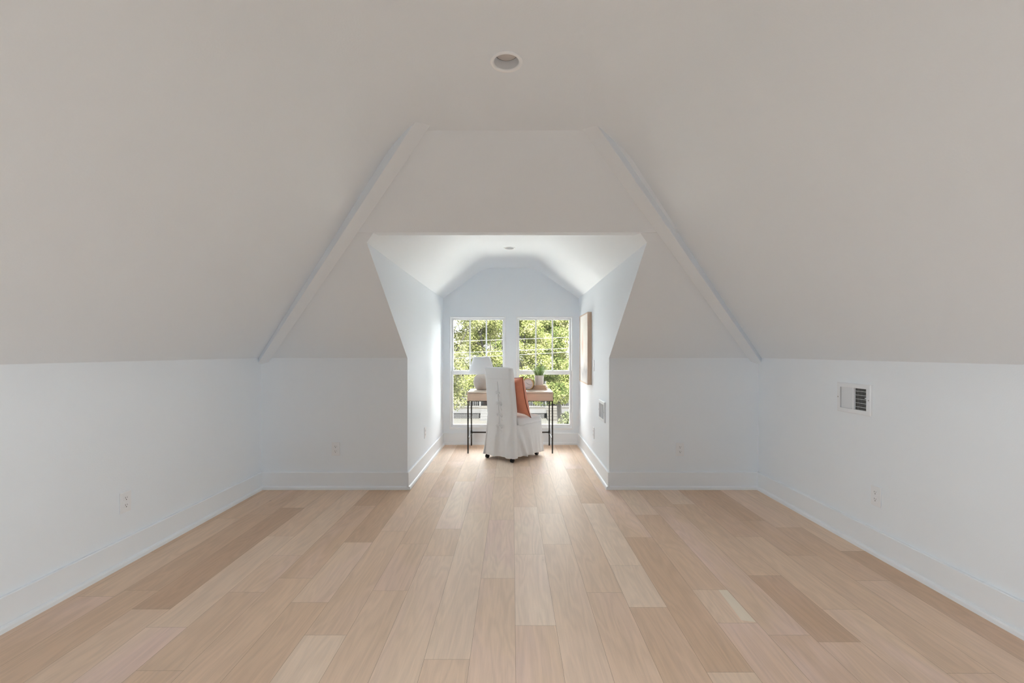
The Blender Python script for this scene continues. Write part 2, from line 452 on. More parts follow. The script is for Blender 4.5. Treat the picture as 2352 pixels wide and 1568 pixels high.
def build_window(name, W, label):
    x0, x1, z0, z1 = W
    root = bpy.data.objects.new(name, None); COL.objects.link(root)
    root['kind'] = 'structure'; root['label'] = label; root['category'] = 'window'
    mb = MB(); lip = .017
    ring_box(mb, x0 - .002, x1 + .002, z0 - .002, z1 + .002, lip, lip, .024, lip, YW - .006, YW + .16)
    mb.build('frame', VINYL, root, bevel=.002)
    zm0, zm1 = .902, .957
    gx0, gx1 = x0 + .0385, x1 - .0385
    # upper sash, set further out
    mb = MB(); yu0, yu1 = YW + .072, YW + .105
    ring_box(mb, x0 + lip, x1 - lip, zm0 + .012, z1 - lip, .0215, .0215, zm1 - zm0 - .012, z1 - lip - 1.616, yu0, yu1)
    us = mb.build('upper_sash', VINYL, root, bevel=.002)
    w = (gx1 - gx0)/3
    for i in (1, 2):
        mb = MB(); xm = gx0 + w*i
        mb.box(xm - .0085, xm + .0085, yu0 + .006, yu1 - .006, zm1, 1.616); mb.build('muntin', VINYL, us)
    mb = MB(); mb.box(gx0 - .004, gx1 + .004, yu0 + .014, yu0 + .018, zm1 - .004, 1.62); mb.build('pane', GLASS, us)
    # lower sash, nearer the room
    mb = MB(); yl0, yl1 = YW + .034, YW + .068
    ring_box(mb, x0 + lip, x1 - lip, z0 + .024, zm1 - .004, .0215, .0215, .253 - z0 - .024, zm1 - .004 - zm0, yl0, yl1)
    ls = mb.build('lower_sash', VINYL, root, bevel=.002)
    mb = MB(); mb.box(gx0 - .004, gx1 + .004, yl0 + .014, yl0 + .018, .25, zm0 + .004); mb.build('pane', GLASS, ls)
    return root
build_window('window_1', WL, 'left white double-hung window above the lamp end of the desk')
build_window('window_2', WR, 'right white double-hung window behind the potted grass')

def fill_window(name, x):  # window added behind the camera to bring in fill daylight
    root = bpy.data.objects.new(name, None); COL.objects.link(root); root['kind'] = 'structure'
    y0, y1, z0, z1 = WIN_FILL; s = -1 if x < 0 else 1
    xa, xb = sorted((x + s*.05, x + s*.11))
    mb = MB(); t = .045
    mb.box(xa, xb, y0, y0 + t, z0, z1); mb.box(xa, xb, y1 - t, y1, z0, z1)
    mb.box(xa, xb, y0 + t, y1 - t, z0, z0 + t); mb.box(xa, xb, y0 + t, y1 - t, z1 - t, z1)
    mb.build('frame', VINYL, root)
    mb = MB(); mb.box(xa + .028, xa + .032, y0 + t, y1 - t, z0 + t, z1 - t); mb.build('pane', GLASS, root)
fill_window('fill_window_left', XL); fill_window('fill_window_right', XR)

# ---------------- baseboards with shoe moulding
def base(name, a, b, n):
    """a, b: wall foot points (x,y); n: unit normal into the room"""
    a = Vector((*a, 0)); b = Vector((*b, 0)); n = Vector((*n, 0))
    h, t, hs, ts = .150, .016, .030, .031
    mb = MB()
    pr = [(0, 0), (t, 0), (t, h - .004), (t - .004, h), (0, h)]
    mb.rings([[p + n*u + Vector((0, 0, v)) for u, v in pr] for p in (a, b)], 0, False, True, True)
    o = struct(mb.build(name, TRIMP))
    mb = MB()
    ps = [(t - .002, 0), (ts, 0), (ts, .018), (ts - .004, .026), (t + .004, hs), (t - .002, hs)]
    mb.rings([[p + n*u + Vector((0, 0, v)) for u, v in ps] for p in (a, b)], 0, False, True, True)
    mb.build('shoe_molding', TRIMP, o)
e = .031
base('baseboard_left', (XL, YREAR), (XL, YB), (1, 0))
base('baseboard_right', (XR, YREAR), (XR, YB), (-1, 0))
base('baseboard_back_left', (XL, YB), (DL0 + .016, YB), (0, -1))
base('baseboard_back_right', (DR0 - .016, YB), (XR, YB), (0, -1))
base('baseboard_alcove_left', (DL0, YB - .03), (DL1, YW), (1, 0))
base('baseboard_alcove_right', (DR0, YB - .03), (DR1, YW), (-1, 0))
base('baseboard_window', (DL1, YW), (DR1, YW), (0, -1))
base('baseboard_rear', (XL, YREAR), (XR, YREAR), (0, 1))

# ---------------- boxed hip beams
def hip(name, lo, hi, w, up=.16):
    lo = Vector(lo); hi = Vector(hi); d = (hi - lo)
    p = Vector((-d.y, d.x, 0)).normalized()*w/2
    lo2 = lo - d.normalized()*.03; hi2 = hi + d.normalized()*.03
    U = Vector((0, 0, up))
    mb = MB()
    mb.rings([[q - p, q + p, q + p + U, q - p + U] for q in (lo2, hi2)], 0, False, True, True)
    struct(mb.build(name, PAINT, bevel=.003))
hip('trim_1', (-2.163, 3.905, 1.107), (-.419, 2.129, ZC), .080)
hip('trim_2', (2.126, 3.907, 1.107), (.3705, 2.166, ZC), .082)

RINGM = mat('downlight_trim_white', (.90, .93, .96), .3)
# ------------------------------------------------------------------ wall and ceiling fittings
def downlight(loc, label, s=1.0):
    t = thing('recessed_light', label, 'ceiling light', loc, 0, 'recessed ceiling lights')
    mb = MB()
    mb.lathe([(.061*s, 0), (.0612*s, -.003), (.058*s, -.0055), (.050*s, -.005), (.0465*s, -.001), (.0465*s, .002)], 48); mb.build('trim_ring', RINGM, t)
    mb = MB(); mb.lathe([(.0465*s, .001), (.044*s, .016), (.043*s, .031)], 48); mb.build('baffle', BAFFLE, t)
    mb = MB(); mb.lathe([(.046*s, .031), (.0408*s, .031), (.0408*s, .0325)], 48); mb.build('gap_ring', SLOT, t)
    mb = MB(); mb.lathe([(.0405*s, .030), (.030*s, .0275), (.012*s, .026), (.0005, .0255)], 48, cap1=True); mb.build('lens', LENS, t)
    mb = MB(); mb.lathe([(.0565*s, .0006), (.0565*s, .050), (.0005, .050)], 48, cap1=True); mb.build('housing', BAFFLE, t)
    return t
L1 = downlight((LX, LY, ZC), 'large round white recessed ceiling light near the top of the room')
dup(L1, (DLX, DLY, ZT), 0, 'small distant recessed light in the bright alcove ceiling')

def outlet(loc, rz, label):
    """local -Y faces the room"""
    t = thing('wall_outlet', label, 'outlet', loc, rz, 'duplex wall outlets')
    mb = MB(); mb.box(-.036, .036, -.0065, 0, -.058, .058); mb.build('cover_plate', PLATE, t, bevel=.003, bseg=3)
    for zc in (.0205, -.0205):
        mb = MB()
        pts = []
        for k in range(28):
            a = 2*PI*k/28; pts.append((.0172*math.cos(a), max(-.0135, min(.0135, .0172*math.sin(a)))))
        mb.rings([[(x, -.0062, zc + z) for x, z in pts], [(x, -.0088, zc + z) for x, z in pts]], 0, False, False, True)
        r = mb.build('receptacle', PLATE, t)
        mb = MB()
        mb.box(-.0075, -.0055, -.0092, -.0080, zc + .000, zc + .009); mb.box(.0052, .0070, -.0092, -.0080, zc + .001, zc + .008)
        mb.rings([[(.0028*math.cos(2*PI*k/12), y, zc - .0065 + .0028*math.sin(2*PI*k/12)) for k in range(12)] for y in (-.0080, -.0092)], 0, False, False, True)
        mb.build('slots', SLOT, r)
    mb = MB(); mb.rings([[(.003*math.cos(2*PI*k/12), y, .003*math.sin(2*PI*k/12)) for k in range(12)] for y in (-.006, -.0075)], 0, False, False, True)
    mb.build('screw', PLATE, t)
    return t
O1 = outlet((-1.541, YB, .350), 0, 'duplex outlet on the grey back wall left of the alcove')
G = 'duplex wall outlets'
dup(O1, (1.469, YB, .346), 0, 'duplex outlet on the grey back wall right of the alcove')
dup(O1, (XL, 2.543, .349), PI/2, 'duplex outlet on the long left wall near the floor')
dup(O1, (XR, 2.653, .346), -PI/2, 'duplex outlet on the long right wall below the large air vent')
xa = lambda y, r: (DR0 + (DR1-DR0)*(y-YB)/(YW-YB)) if r else (DL0 + (DL1-DL0)*(y-YB)/(YW-YB))
dup(O1, (xa(4.67, 0), 4.67, .359), PI/2 - .0106, 'duplex outlet seen edge-on on the alcove left wall')
dup(O1, (xa(4.69, 1), 4.69, .353), -PI/2 - .0085, 'duplex outlet seen edge-on on the alcove right wall below the light switch')

t = thing('light_switch', 'white light switch beside the framed painting in the alcove', 'light switch', (xa(4.69, 1), 4.69, 1.055), -PI/2 - .0085)
mb = MB(); mb.box(-.036, .036, -.0065, 0, -.058, .058); mb.build('cover_plate', PLATE, t, bevel=.003, bseg=3)
mb = MB()
mb.add([(-.016,-.006,-.033),(.016,-.006,-.033),(.016,-.013,-.030),(-.016,-.013,-.030),(-.016,-.008,0),(.016,-.008,0),(-.016,-.0075,.033),(.016,-.0075,.033),(-.016,-.005,.033),(.016,-.005,.033)],
       [(0,1,2,3),(3,2,5,4),(4,5,7,6),(6,7,9,8),(0,3,4,6,8),(1,9,7,5,2)]); mb.build('rocker', PLATE, t)

def air_vent(loc, rz, label):
    t = thing('air_vent', label, 'air vent', loc, rz, 'white wall air vents')
    w, h, iw, ih = .140, .0945, .108, .067
    mb = MB(); d = .014
    rc = lambda a_, b_, y: [(-a_, y, -b_), (a_, y, -b_), (a_, y, b_), (-a_, y, b_)]
    mb.rings([rc(w, h, 0), rc(w, h, -d + .004), rc(w - .005, h - .005, -d), rc(iw, ih, -d), rc(iw, ih, -.0005)], 0, False); mb.build('frame', VENTM, t)
    mb = MB(); mb.box(-.006, .006, -d + .001, -.001, -ih, ih); mb.build('center_bar', VENTM, t)
    mb = MB(); mb.box(-iw, iw, -.0012, -.0002, -ih, ih); mb.build('duct_shade_plate', DUCT_SHADE, t)  # flat black plate in place of the dark inside, wall is uncut
    for side in (-1, 1):
        mb = MB(); n = 9
        for k in range(n):
            xc = side*(.012 + (iw - .012 - .006)*(k + .5)/n)
            a = math.radians(52) if side > 0 else math.radians(-34)
            M = Matrix.Translation((xc, -.0075, 0)) @ Matrix.Rotation(a, 4, 'Z')
            hl = .0066 if side > 0 else .0050
            mb.box(-.0006, .0006, -hl, hl, -ih + .001, ih - .001, 0, M)
        mb.build('louvers', VENTM, t)
    mb = MB()
    for k in range(5):
        z = -ih + 2*ih*(k + .75)/5.5
        mb.box(.007, iw - .001, -.0030, -.0014, z - .0011, z + .0011)
    mb.build('damper_bars', VENTM, t)
    mb = MB(); mb.box(iw + .006, iw + .009, -d - .004, -d + .001, -.034, .034); mb.box(iw + .002, iw + .012, -d - .010, -d - .002, .010, .015); mb.build('damper_lever', VENTM, t)
    for s in (-1, 1):
        mb = MB(); mb.rings([[(s*(iw + .018) + .004*math.cos(2*PI*k/12), y, .004*math.sin(2*PI*k/12)) for k in range(12)] for y in (-d + .001, -d - .002)], 0, False, False, True)
        mb.build('screw', mat_screw, t)
    return t
mat_screw = mat('screw_grey', (.45, .45, .44), .4)
V1 = air_vent((XR, 2.821, .906), -PI/2, 'large white air vent high on the long right wall')
dup(V1, (xa(4.215, 1), 4.215, .646), -PI/2 - .0085, 'white air vent on the alcove right wall beside the opening corner')

# framed painting on the alcove right wall
def painting_mat():
    m = bpy.data.materials.new('abstract_canvas'); m.use_nodes = True
    nt = m.node_tree; N = nt.nodes.new; L = nt.links.new; b = nt.nodes['Principled BSDF']; b.inputs['Roughness'].default_value = .8
    tc = N('ShaderNodeTexCoord'); sx = N('ShaderNodeSeparateXYZ'); L(tc.outputs['Object'], sx.inputs[0])
    n = N('ShaderNodeTexNoise'); n.inputs['Scale'].default_value = 5; n.inputs['Detail'].default_value = 4; L(tc.outputs['Object'], n.inputs['Vector'])
    ad = N('ShaderNodeMath'); ad.operation = 'MULTIPLY_ADD'; L(n.outputs['Fac'], ad.inputs[0]); ad.inputs[1].default_value = .22; L(sx.outputs['Z'], ad.inputs[2])
    mr = N('ShaderNodeMapRange'); mr.inputs['From Min'].default_value = -.28; mr.inputs['From Max'].default_value = .5; L(ad.outputs[0], mr.inputs[0])
    cr = N('ShaderNodeValToRGB'); e = cr.color_ramp.elements
    e[0].position = 0; e[0].color = srgb(226, 224, 222); e[1].position = 1; e[1].color = srgb(244, 242, 238)
    for p, c in ((.16, (190, 190, 192)), (.28, (234, 231, 227)), (.42, (243, 240, 233)), (.8, (244, 241, 232))):
        q = e.new(p); q.color = srgb(*c)
    L(mr.outputs[0], cr.inputs[0])
    gr = N('ShaderNodeTexGradient'); gr.gradient_type = 'SPHERICAL'
    mp = N('ShaderNodeMapping'); mp.inputs['Location'].default_value = (1.0, 0, -.15); mp.inputs['Scale'].default_value = (8, 1, 4.5); L(tc.outputs['Object'], mp.inputs[0]); L(mp.outputs[0], gr.inputs[0])
    mx = N('ShaderNodeMix'); mx.data_type = 'RGBA'; L(gr.outputs['Fac'], mx.inputs[0]); L(cr.outputs[0], mx.inputs[6]); mx.inputs[7].default_value = srgb(232, 196, 178)
    L(mx.outputs[2], b.inputs['Base Color'])
    return m
pw, ph = .30, .392
t = thing('framed_painting', 'pale abstract canvas in a light wood frame on the alcove right wall', 'painting', (xa(5.12, 1), 5.12, 1.236), -PI/2 - .0085)
mb = MB(); ring_box(mb, -pw, pw, -ph, ph, .012, .012, .012, .012, -.046, -.001); mb.build('frame', FRAMEW, t, bevel=.001)
mb = MB(); mb.box(-pw + .012, pw - .012, -.040, -.006, -ph + .012, ph - .012); mb.build('canvas', painting_mat(), t)

# ------------------------------------------------------------------ desk
DX0, DX1, DY0, DY1, DZ = -.527, .485, 5.285, 5.750, .727
t = thing('writing_desk', 'light oak writing desk with thin black metal legs under the windows', 'desk', ((DX0+DX1)/2, (DY0+DY1)/2, 0))
ox, oy = (DX0+DX1)/2, (DY0+DY1)/2
hx, hy = (DX1-DX0)/2, (DY1-DY0)/2
mb = MB(); mb.box(-hx, hx, -hy, hy, DZ - .016, DZ); mb.build('desktop', DESKT, t, bevel=.001)
for s in (-1, 1):
    mb = MB(); x = s*(hx - .007); mb.box(x - .007, x + .007, -hy, hy, .6198, DZ - .0165); mb.build('side_panel', DESKW, t)
mb = MB(); mb.box(-hx + .0145, hx - .0145, -hy + .001, -hy + .019, .6205, DZ - .0205); mb.build('drawer_front', DESKW, t, bevel=.001)
mb = MB(); mb.box(-hx + .0145, hx - .0145, -hy + .020, hy - .015, .6205, .627); mb.build('bottom_panel', DESKW, t)
mb = MB(); mb.box(-hx + .0145, hx - .0145, hy - .014, hy, .6205, DZ - .0165); mb.build('back_panel', DESKW, t)
mb = MB(); a = .008
mb.box(-hx, hx, -hy, -hy + .016, .6135, .6195); mb.box(-hx, hx, hy - .016, hy, .6135, .6195)
mb.box(-hx, -hx + .016, -hy + .016, hy - .016, .6135, .6195); mb.box(hx - .016, hx, -hy + .016, hy - .016, .6135, .6195)
mb.build('metal_rail', BLACKM, t)
for sx in (-1, 1):
    for sy in (-1, 1):
        mb = MB(); x = sx*(hx - .008); y = sy*(hy - .008)
        mb.box(x - .0078, x + .0078, y - .0078, y + .0078, 0, .6135); mb.build('leg', BLACKM, t, bevel=.001)
    mb = MB(); x = sx*(hx - .008); mb.box(x - .005, x + .005, -hy + .0158, hy - .0158, .160, .172); mb.build('stretcher', BLACKM, t)
mb = MB(); mb.box(-hx + .0158, hx - .0158, hy - .0145, hy - .002, .162, .177); mb.build('stretcher', BLACKM, t)
for sx in (-1, 1):
    mb = MB(); x = sx*(hx - .008); mb.tube([(x, hy - .008, .150), (x, hy - .008, .190)], .0115, 12); mb.build('joint_collar', BLACKM, t)

# ---------------- lamp
t = thing('table_lamp', 'round grey stoneware table lamp with white shade at the desk left end', 'lamp', (-.378, 5.60, DZ))
mb = MB()
pr = [(.0005, .0), (.058, .0), (.064, .004), (.086, .030), (.099, .062), (.1035, .088)]
mb.lathe(pr, 48); mb.lathe([(.1035, .088), (.1055, .0895), (.1055, .0945), (.1035, .096)], 48)
mb.lathe([(.1035, .096), (.102, .118), (.094, .148), (.080, .172), (.060, .188), (.036, .195), (.014, .196), (.0005, .196)], 48)
mb.build('base', CERAM, t)
mb = MB(); mb.lathe([(.009, .195), (.009, .26), (.0005, .26)], 16); mb.build('neck', BRASS, t)
mb = MB(); z0, z1 = .201, .408
mb.lathe([(.168, z0), (.104, z1), (.102, z1), (.166, z0), (.168, z0)], 64); mb.build('lamp_shade', SHADE, t)
mb = MB()
for k in range(3):
    an = 2*PI*k/3; mb.tube([(0, 0, .258), (.125*math.cos(an), .125*math.sin(an), .335)], .0015, 6)
mb.build('shade_spider', BRASS, t)

# ---------------- books, planter, clock, glasses, paper
def book(loc, rz, L_, W_, T_, label):
    t = thing('book', label, 'book', loc, rz, 'beige books under the planter')
    mb = MB(); c = .0025
    mb.box(-L_/2, L_/2, -W_/2, W_/2, 0, c); mb.box(-L_/2, L_/2, -W_/2, W_/2, T_ - c, T_); mb.box(-L_/2, L_/2, -W_/2, -W_/2 + c, c, T_ - c)
    mb.build('cover', COVER, t)
    mb = MB(); mb.box(-L_/2 + .004, L_/2 - .004, -W_/2 + c, W_/2 - .004, c + .0002, T_ - c - .0002); mb.build('pages', PAGES, t)
    return t
book((.338, 5.640, DZ), -.24, .215, .145, .0275, 'lower of two beige books stacked beside the clock')
book((.332, 5.643, DZ + .0278), -.24, .205, .138, .0275, 'upper of two beige books directly beneath the white planter')

t = thing('potted_grass', 'white ceramic pot of spiky green grass standing on two books', 'plant', (.342, 5.645, DZ + .0556))
mb = MB()
mb.lathe([(.0005, 0), (.051, 0), (.054, .003), (.0585, .120), (.058, .1215), (.0545, .1215), (.052, .105)], 40); mb.build('pot', POT, t)
mb = MB(); mb.lathe([(.0525, .106), (.0005, .110)], 40, cap1=False); mb.build('soil', SOIL, t)
def grass_mat():
    m = bpy.data.materials.new('grass_blades'); m.use_nodes = True
    nt = m.node_tree; b = nt.nodes['Principled BSDF']; b.inputs['Roughness'].default_value = .45
    at = nt.nodes.new('ShaderNodeVertexColor'); at.layer_name = 'tone'
    cr = nt.nodes.new('ShaderNodeValToRGB'); e = cr.color_ramp.elements
    e[0].color = srgb(112, 148, 76); e[1].color = srgb(196, 216, 164)
    nt.links.new(at.outputs[0], cr.inputs[0]); nt.links.new(cr.outputs[0], b.inputs['Base Color'])
    return m
def blades():
    mb = MB(); rnd = random.Random(5); tones = []
    for k in range(74):
        an = rnd.uniform(0, 2*PI); r0 = .042*math.sqrt(rnd.random())
        out = (r0/.042)**1.0*rnd.uniform(.6, 1.55); Ln = rnd.uniform(.115, .18)
        d = Vector((math.cos(an), math.sin(an), 0)); side = Vector((-math.sin(an), math.cos(an), 0))
        tw = rnd.uniform(-1.2, 1.2); side = (side*math.cos(tw) + d*math.sin(tw)).normalized()
        p0 = d*r0 + Vector((0, 0, .105)); w = rnd.uniform(.0045, .0075)
        n = 6; tone = rnd.random(); prev = None; vs = []
        for i in range(n):
            f = i/(n - 1); lean = out*.75*f**1.4
            p = p0 + d*(Ln*lean*.85) + Vector((0, 0, Ln*f*(1 - .28*lean*f)))
            ww = w*(1 - f**1.6)*.97 + .0003
            fold = d*(.0018*(1 - f))
            vs += [p - side*ww, p + fold, p + side*ww]
        fs = []
        for i in range(n - 1):
            a = i*3
            fs += [(a, a+1, a+4, a+3), (a+1, a+2, a+5, a+4)]
        mb.add(vs, fs, 0, True); tones += [tone]*len(fs)
    o = mb.build('grass_blades', grass_mat(), t)
    ca = o.data.color_attributes.new('tone', 'FLOAT_COLOR', 'CORNER'); dt = []
    for p in o.data.polygons:
        for _ in p.loop_indices: dt.extend((tones[p.index],)*3 + (1,))
    ca.data.foreach_set('color', dt)
blades()

def clock():
    t = thing('desk_clock', 'round brass-rimmed desk clock with a white face beside the books', 'clock', (.205, 5.545, DZ), -.40)
    R = .0745; zc = R + .0005
    def disc(mb, prof, mt=0, seg=56, cap0=False, cap1=False):
        mb.rings([[(r*math.cos(2*PI*k/seg), y, zc + r*math.sin(2*PI*k/seg)) for k in range(seg)] for r, y in prof], mt, True, cap0, cap1)
    mb = MB(); disc(mb, [(R - .004, -.018), (R - .003, .018), (R - .010, .024), (.001, .024)], cap0=True, cap1=True); mb.build('case', CDARK, t)
    mb = MB(); disc(mb, [(R - .006, -.012), (R, -.014), (R, -.021), (R - .004, -.025), (R - .010, -.024), (R - .012, -.0195)]); mb.build('bezel', BRASS, t)
    mb = MB(); disc(mb, [(R - .011, -.0192), (.001, -.0192)], cap1=True); mb.build('face', FACE, t)
    mb = MB()
    for k in range(12):
        an = 2*PI*k/12; M = Matrix.Translation((0, -.0198, zc)) @ Matrix.Rotation(an, 4, 'Y')
        if k % 3: mb.box(-.0014, .0014, -.0004, .0004, .045, .053, 0, M)
        else:
            mb.box(-.0038, -.0018, -.0004, .0004, .043, .054, 0, M); mb.box(.0018, .0038, -.0004, .0004, .043, .054, 0, M)
    mb.build('numerals', INK, t)
    mb = MB()
    for an, ln, w in ((-.95, .030, .0017), (1.85, .045, .0012)):
        M = Matrix.Translation((0, -.0212, zc)) @ Matrix.Rotation(an, 4, 'Y')
        mb.box(-w, w, -.0004, .0004, -.008, ln, 0, M)
    mb.build('hands', INK, t)
clock()

t = thing('eyeglasses', 'black-rimmed eyeglasses resting on white paper in front of the clock', 'eyeglasses', (.128, 5.460, DZ + .0050), .15)
for s in (-1, 1):
    mb = MB(); pts = []
    for k in range(15):
        a = PI + PI*k/14; pts.append((s*.032 + .022*math.cos(a), 0, .023 + .021*math.sin(a)))
    pts = [(pts[0][0], 0, .030)] + pts + [(pts[-1][0], 0, .030)]
    mb.tube(pts, .0030, 8); mb.build('rim', RUBBER, t)
    mb = MB(); mb.tube([(s*.054, .002, .028), (s*.054, .008 + .004*s, .027), (0, .012 + .004*s, .024), (-s*.050, .014 + .004*s, .016)], .0014, 6); mb.build('temple', RUBBER, t)
mb = MB(); mb.tube([(-.010, 0, .028), (0, -.002, .031), (.010, 0, .028)], .0016, 6); mb.build('bridge', RUBBER, t)
mb = MB(); rnd = random.Random(3)
nx, ny = 10, 7
rows = [[(-.075 + .15*i/nx, -.05 + .11*j/ny, .0012 + .0018*math.sin(i*1.3 + j*.9) + .0018) for i in range(nx + 1)] for j in range(ny + 1)]
mb.rings(rows, 0, True, closed=False)
o = mb.build('paper_sheet', PAPER, loc=(.140, 5.41, DZ)); o.rotation_euler = (0, 0, .12)
md = o.modifiers.new('Solid', 'SOLIDIFY'); md.thickness = .0008
tag(o, 'rumpled white paper on the desk under the eyeglasses', 'paper')

# ------------------------------------------------------------------ slipcovered chair
def chair():
    CXc, CYc, rz = .008, 5.154, math.atan2(-.614, .789)
    t = thing('slipcovered_chair', 'white slipcovered chair with tied back and black casters at the desk', 'chair', (CXc, CYc, 0), rz)
    lerp = lambda z, pts: float(np.interp(z, [p[0] for p in pts], [p[1] for p in pts]))
    hw = lambda z: lerp(z, [(.04, .226), (.30, .205), (.5, .190), (1.03, .190)])
    yb = lambda z: lerp(z, [(.04, -.268), (.30, -.250), (.5, -.243), (.75, -.262), (1.03, -.290)])
    yf = lambda z: lerp(z, [(.04, -.175), (.45, -.155), (.55, -.142), (.75, -.170), (1.03, -.212)])
    # columns across the back panel, dense round the slit
    xs = sorted(set([-1, -.9, -.8, -.7, -.6, -.5, -.4, -.3, -.2, -.12, -.07, -.045, -.030, -.022, -.014, .014, .022, .030, .045, .07, .10, .14, .18, .22, .26, .3, .35, .4, .5, .6, .7, .8, .9, 1]))
    zs = list(np.linspace(.046, .86, 60)) + [.872, .880, .886, .892, .897, .900, .903, .908, .915, .94, .97, .99, 1.006]
    rings = []
    for z in zs:
        W = hw(z); B = yb(z); Fr = yf(z); rc = min(.034, (Fr - B)*.42)
        g = max(0, 1 - z/.42)
        ring = []
        for u in xs:                                   # back face, left to right (seen from behind x runs right)
            x = u*(W - rc) - (.034*g*max(0, -u - .3)/.7); y = B
            if .40 < z < .872:                           # slit between the ties
                tie = min(abs(z - q) for q in (.758, .642, .514, .39))
                op = min(1, tie/.035)*min(1, (.872 - z)/.03)
                if abs(u) < .020: y += .028*op
                elif abs(u) < .025: y += .012*op
                if .02 < u < .3: y -= .004*math.sin((u - .02)/.28*PI)*op    # right edge lifts a little
            if z <= .40:                                 # inverted pleat opening towards the hem
                xlft, xrgt = -.012 - .055*(1 - z/.40)*.5, .075 + .03*(1 - z/.40)
                if xlft < x < xrgt: y += .013*min(1, (.40 - z)/.03)
            y += g*(.012*math.sin(x*31 + .6) + .006*math.sin(x*67 + 1.7))
            y += .0016*math.sin(x*23 + z*17) + .0012*math.sin(x*41 - z*29)
            if abs(z - .900) < .002: y += .003
            ring.append((x, y, z))
        def arc(cx, cy, a0, a1):
            for k in range(1, 6):
                a = a0 + (a1 - a0)*k/6
                ring.append((cx + rc*math.cos(a), cy + rc*math.sin(a), z))
        arc(W - rc, B + rc, -PI/2, 0)
        for f in (.0, .5, 1.): 
            yy = B + rc + (Fr - B - 2*rc)*f
            ring.append((W + .0015*math.sin(z*37 + f*3), yy, z))
        arc(W - rc, Fr - rc, 0, PI/2)
        for f in np.linspace(1, -1, 9): ring.append((f*(W - rc), Fr, z))
        arc(-W + rc, Fr - rc, PI/2, PI)
        for f in (1., .5, .0):
            yy = B + rc + (Fr - B - 2*rc)*f
            ring.append((-W + .0015*math.sin(z*31), yy, z))
        arc(-W + rc, B + rc, PI, 1.5*PI)
        rings.append(ring)
    # rounded top
    last = rings[-1]; cxm = 0; cym = (yb(1.0) + yf(1.0))/2
    for k in range(1, 7):
        a = k/6*PI/2; ins = .020*(1 - math.cos(a)); zz = 1.006 + .024*math.sin(a)
        r = []
        for (x, y, z) in last:
            dx = x - cxm; dy = y - cym - .0
            fx = max(0, 1 - ins/ .19); fy = max(.12, 1 - ins/.036)
            r.append((cxm + dx*fx, cym + dy*fy - .006*k/6, zz + .003*math.sin(x*14)))
        rings.append(r)
    mb = MB(); mb.rings(rings, 0, True, False, True); mb.build('back_cover', LINEN, t)
    # seat cushion cover
    def rr(ax, ay, cy, rc, n=7, z=0):
        out = []
        for sx, sy, a0 in ((1, 1, 0), (-1, 1, PI/2), (-1, -1, PI), (1, -1, 1.5*PI)):
            for k in range(n):
                a = a0 + PI/2*k/(n - 1)
                out.append((sx*(ax - rc) + rc*math.cos(a), cy + sy*(ay - rc) + rc*math.sin(a), z))
        return out
    mb = MB(); rs = []
    cy, ax, ay = .062, .232, .208
    for z, ins in ((.388, .004), (.392, .0), (.402, -.003), (.43, -.001), (.452, .006), (.465, .018), (.472, .040), (.476, .075), (.479, .12)):
        rs.append(rr(ax - ins, ay - ins, cy, max(.012, .05 - ins*.4), 7, z))
    mb.rings(rs, 0, True, False, True); mb.build('seat_cover', LINEN, t)
    mb = MB(); pts = rr(ax + .003, ay + .003, cy, .05, 7, .398); mb.tube(pts + [pts[0]], .003, 6, caps=False); mb.build('seat_welt', LINEN, t)
    # skirt: open behind, round three sides
    def path(z):
        f = max(0, (.395 - z)/.35)
        axx = .234 + .022*f; y1 = .270 + .026*f; y0 = -.115 - .06*f
        rc = .045; P = []
        xw = hw(z) - .012
        for q in np.linspace(0, 1, 30):
            yy = -.200 + (y1 - rc + .200)*q
            w_ = min(1, max(0, (yy + .200)/.15)); w_ = w_*w_*(3 - 2*w_)
            P.append((xw + (axx - xw)*w_, yy))
        for k in range(1, 8): a = PI/2*k/8; P.append((axx - rc + rc*math.cos(a), y1 - rc + rc*math.sin(a)))
        for q in np.linspace(0, 1, 26): P.append((axx - rc - 2*(axx - rc)*q, y1))
        for k in range(1, 8): a = PI/2 + PI/2*k/8; P.append((-axx + rc + rc*math.cos(a), y1 - rc + rc*math.sin(a)))
        for q in np.linspace(1, 0, 30):
            yy = -.200 + (y1 - rc + .200)*q
            w_ = min(1, max(0, (yy + .200)/.15)); w_ = w_*w_*(3 - 2*w_)
            P.append((-(xw + (axx - xw)*w_), yy))
        return P
    rs = []; zl = list(np.linspace(.398, .052, 34))
    for z in zl:
        P = path(z); n = len(P); f = max(0, (.395 - z)/.35); ring = []
        s = 0
        for i, (x, y) in enumerate(P):
            a = P[max(0, i-1)]; b = P[min(n-1, i+1)]
            tx, ty = b[0]-a[0], b[1]-a[1]; l = math.hypot(tx, ty) or 1
            nx_, ny_ = ty/l, -tx/l
            if i: s += math.hypot(x - P[i-1][0], y - P[i-1][1])
            sk = s - .17*f*max(0, 1 - s/.40)             # folds fan forward from the back corner
            amp = .019*f**.75*min(1, s/.05)
            w1 = math.exp(-(sk/.26)**2)
            d = amp*(1.25*w1*math.sin(sk*46 + .4) + .38*math.sin(sk*31 + 2.1 + f) + .22*math.sin(sk*83)) + .0010*math.sin(s*150 + z*40)
            if .082 < z < .090: d += .002
            hem = .004*math.sin(s*21 + 1) if z < .06 else 0
            ring.append((x + nx_*d, y + ny_*d, z + hem))
        rs.append(ring)
    mb = MB(); mb.rings(rs, 0, True, closed=False)
    o = mb.build('skirt', LINEN, t); md = o.modifiers.new('Solid', 'SOLIDIFY'); md.thickness = .003; md.offset = -1
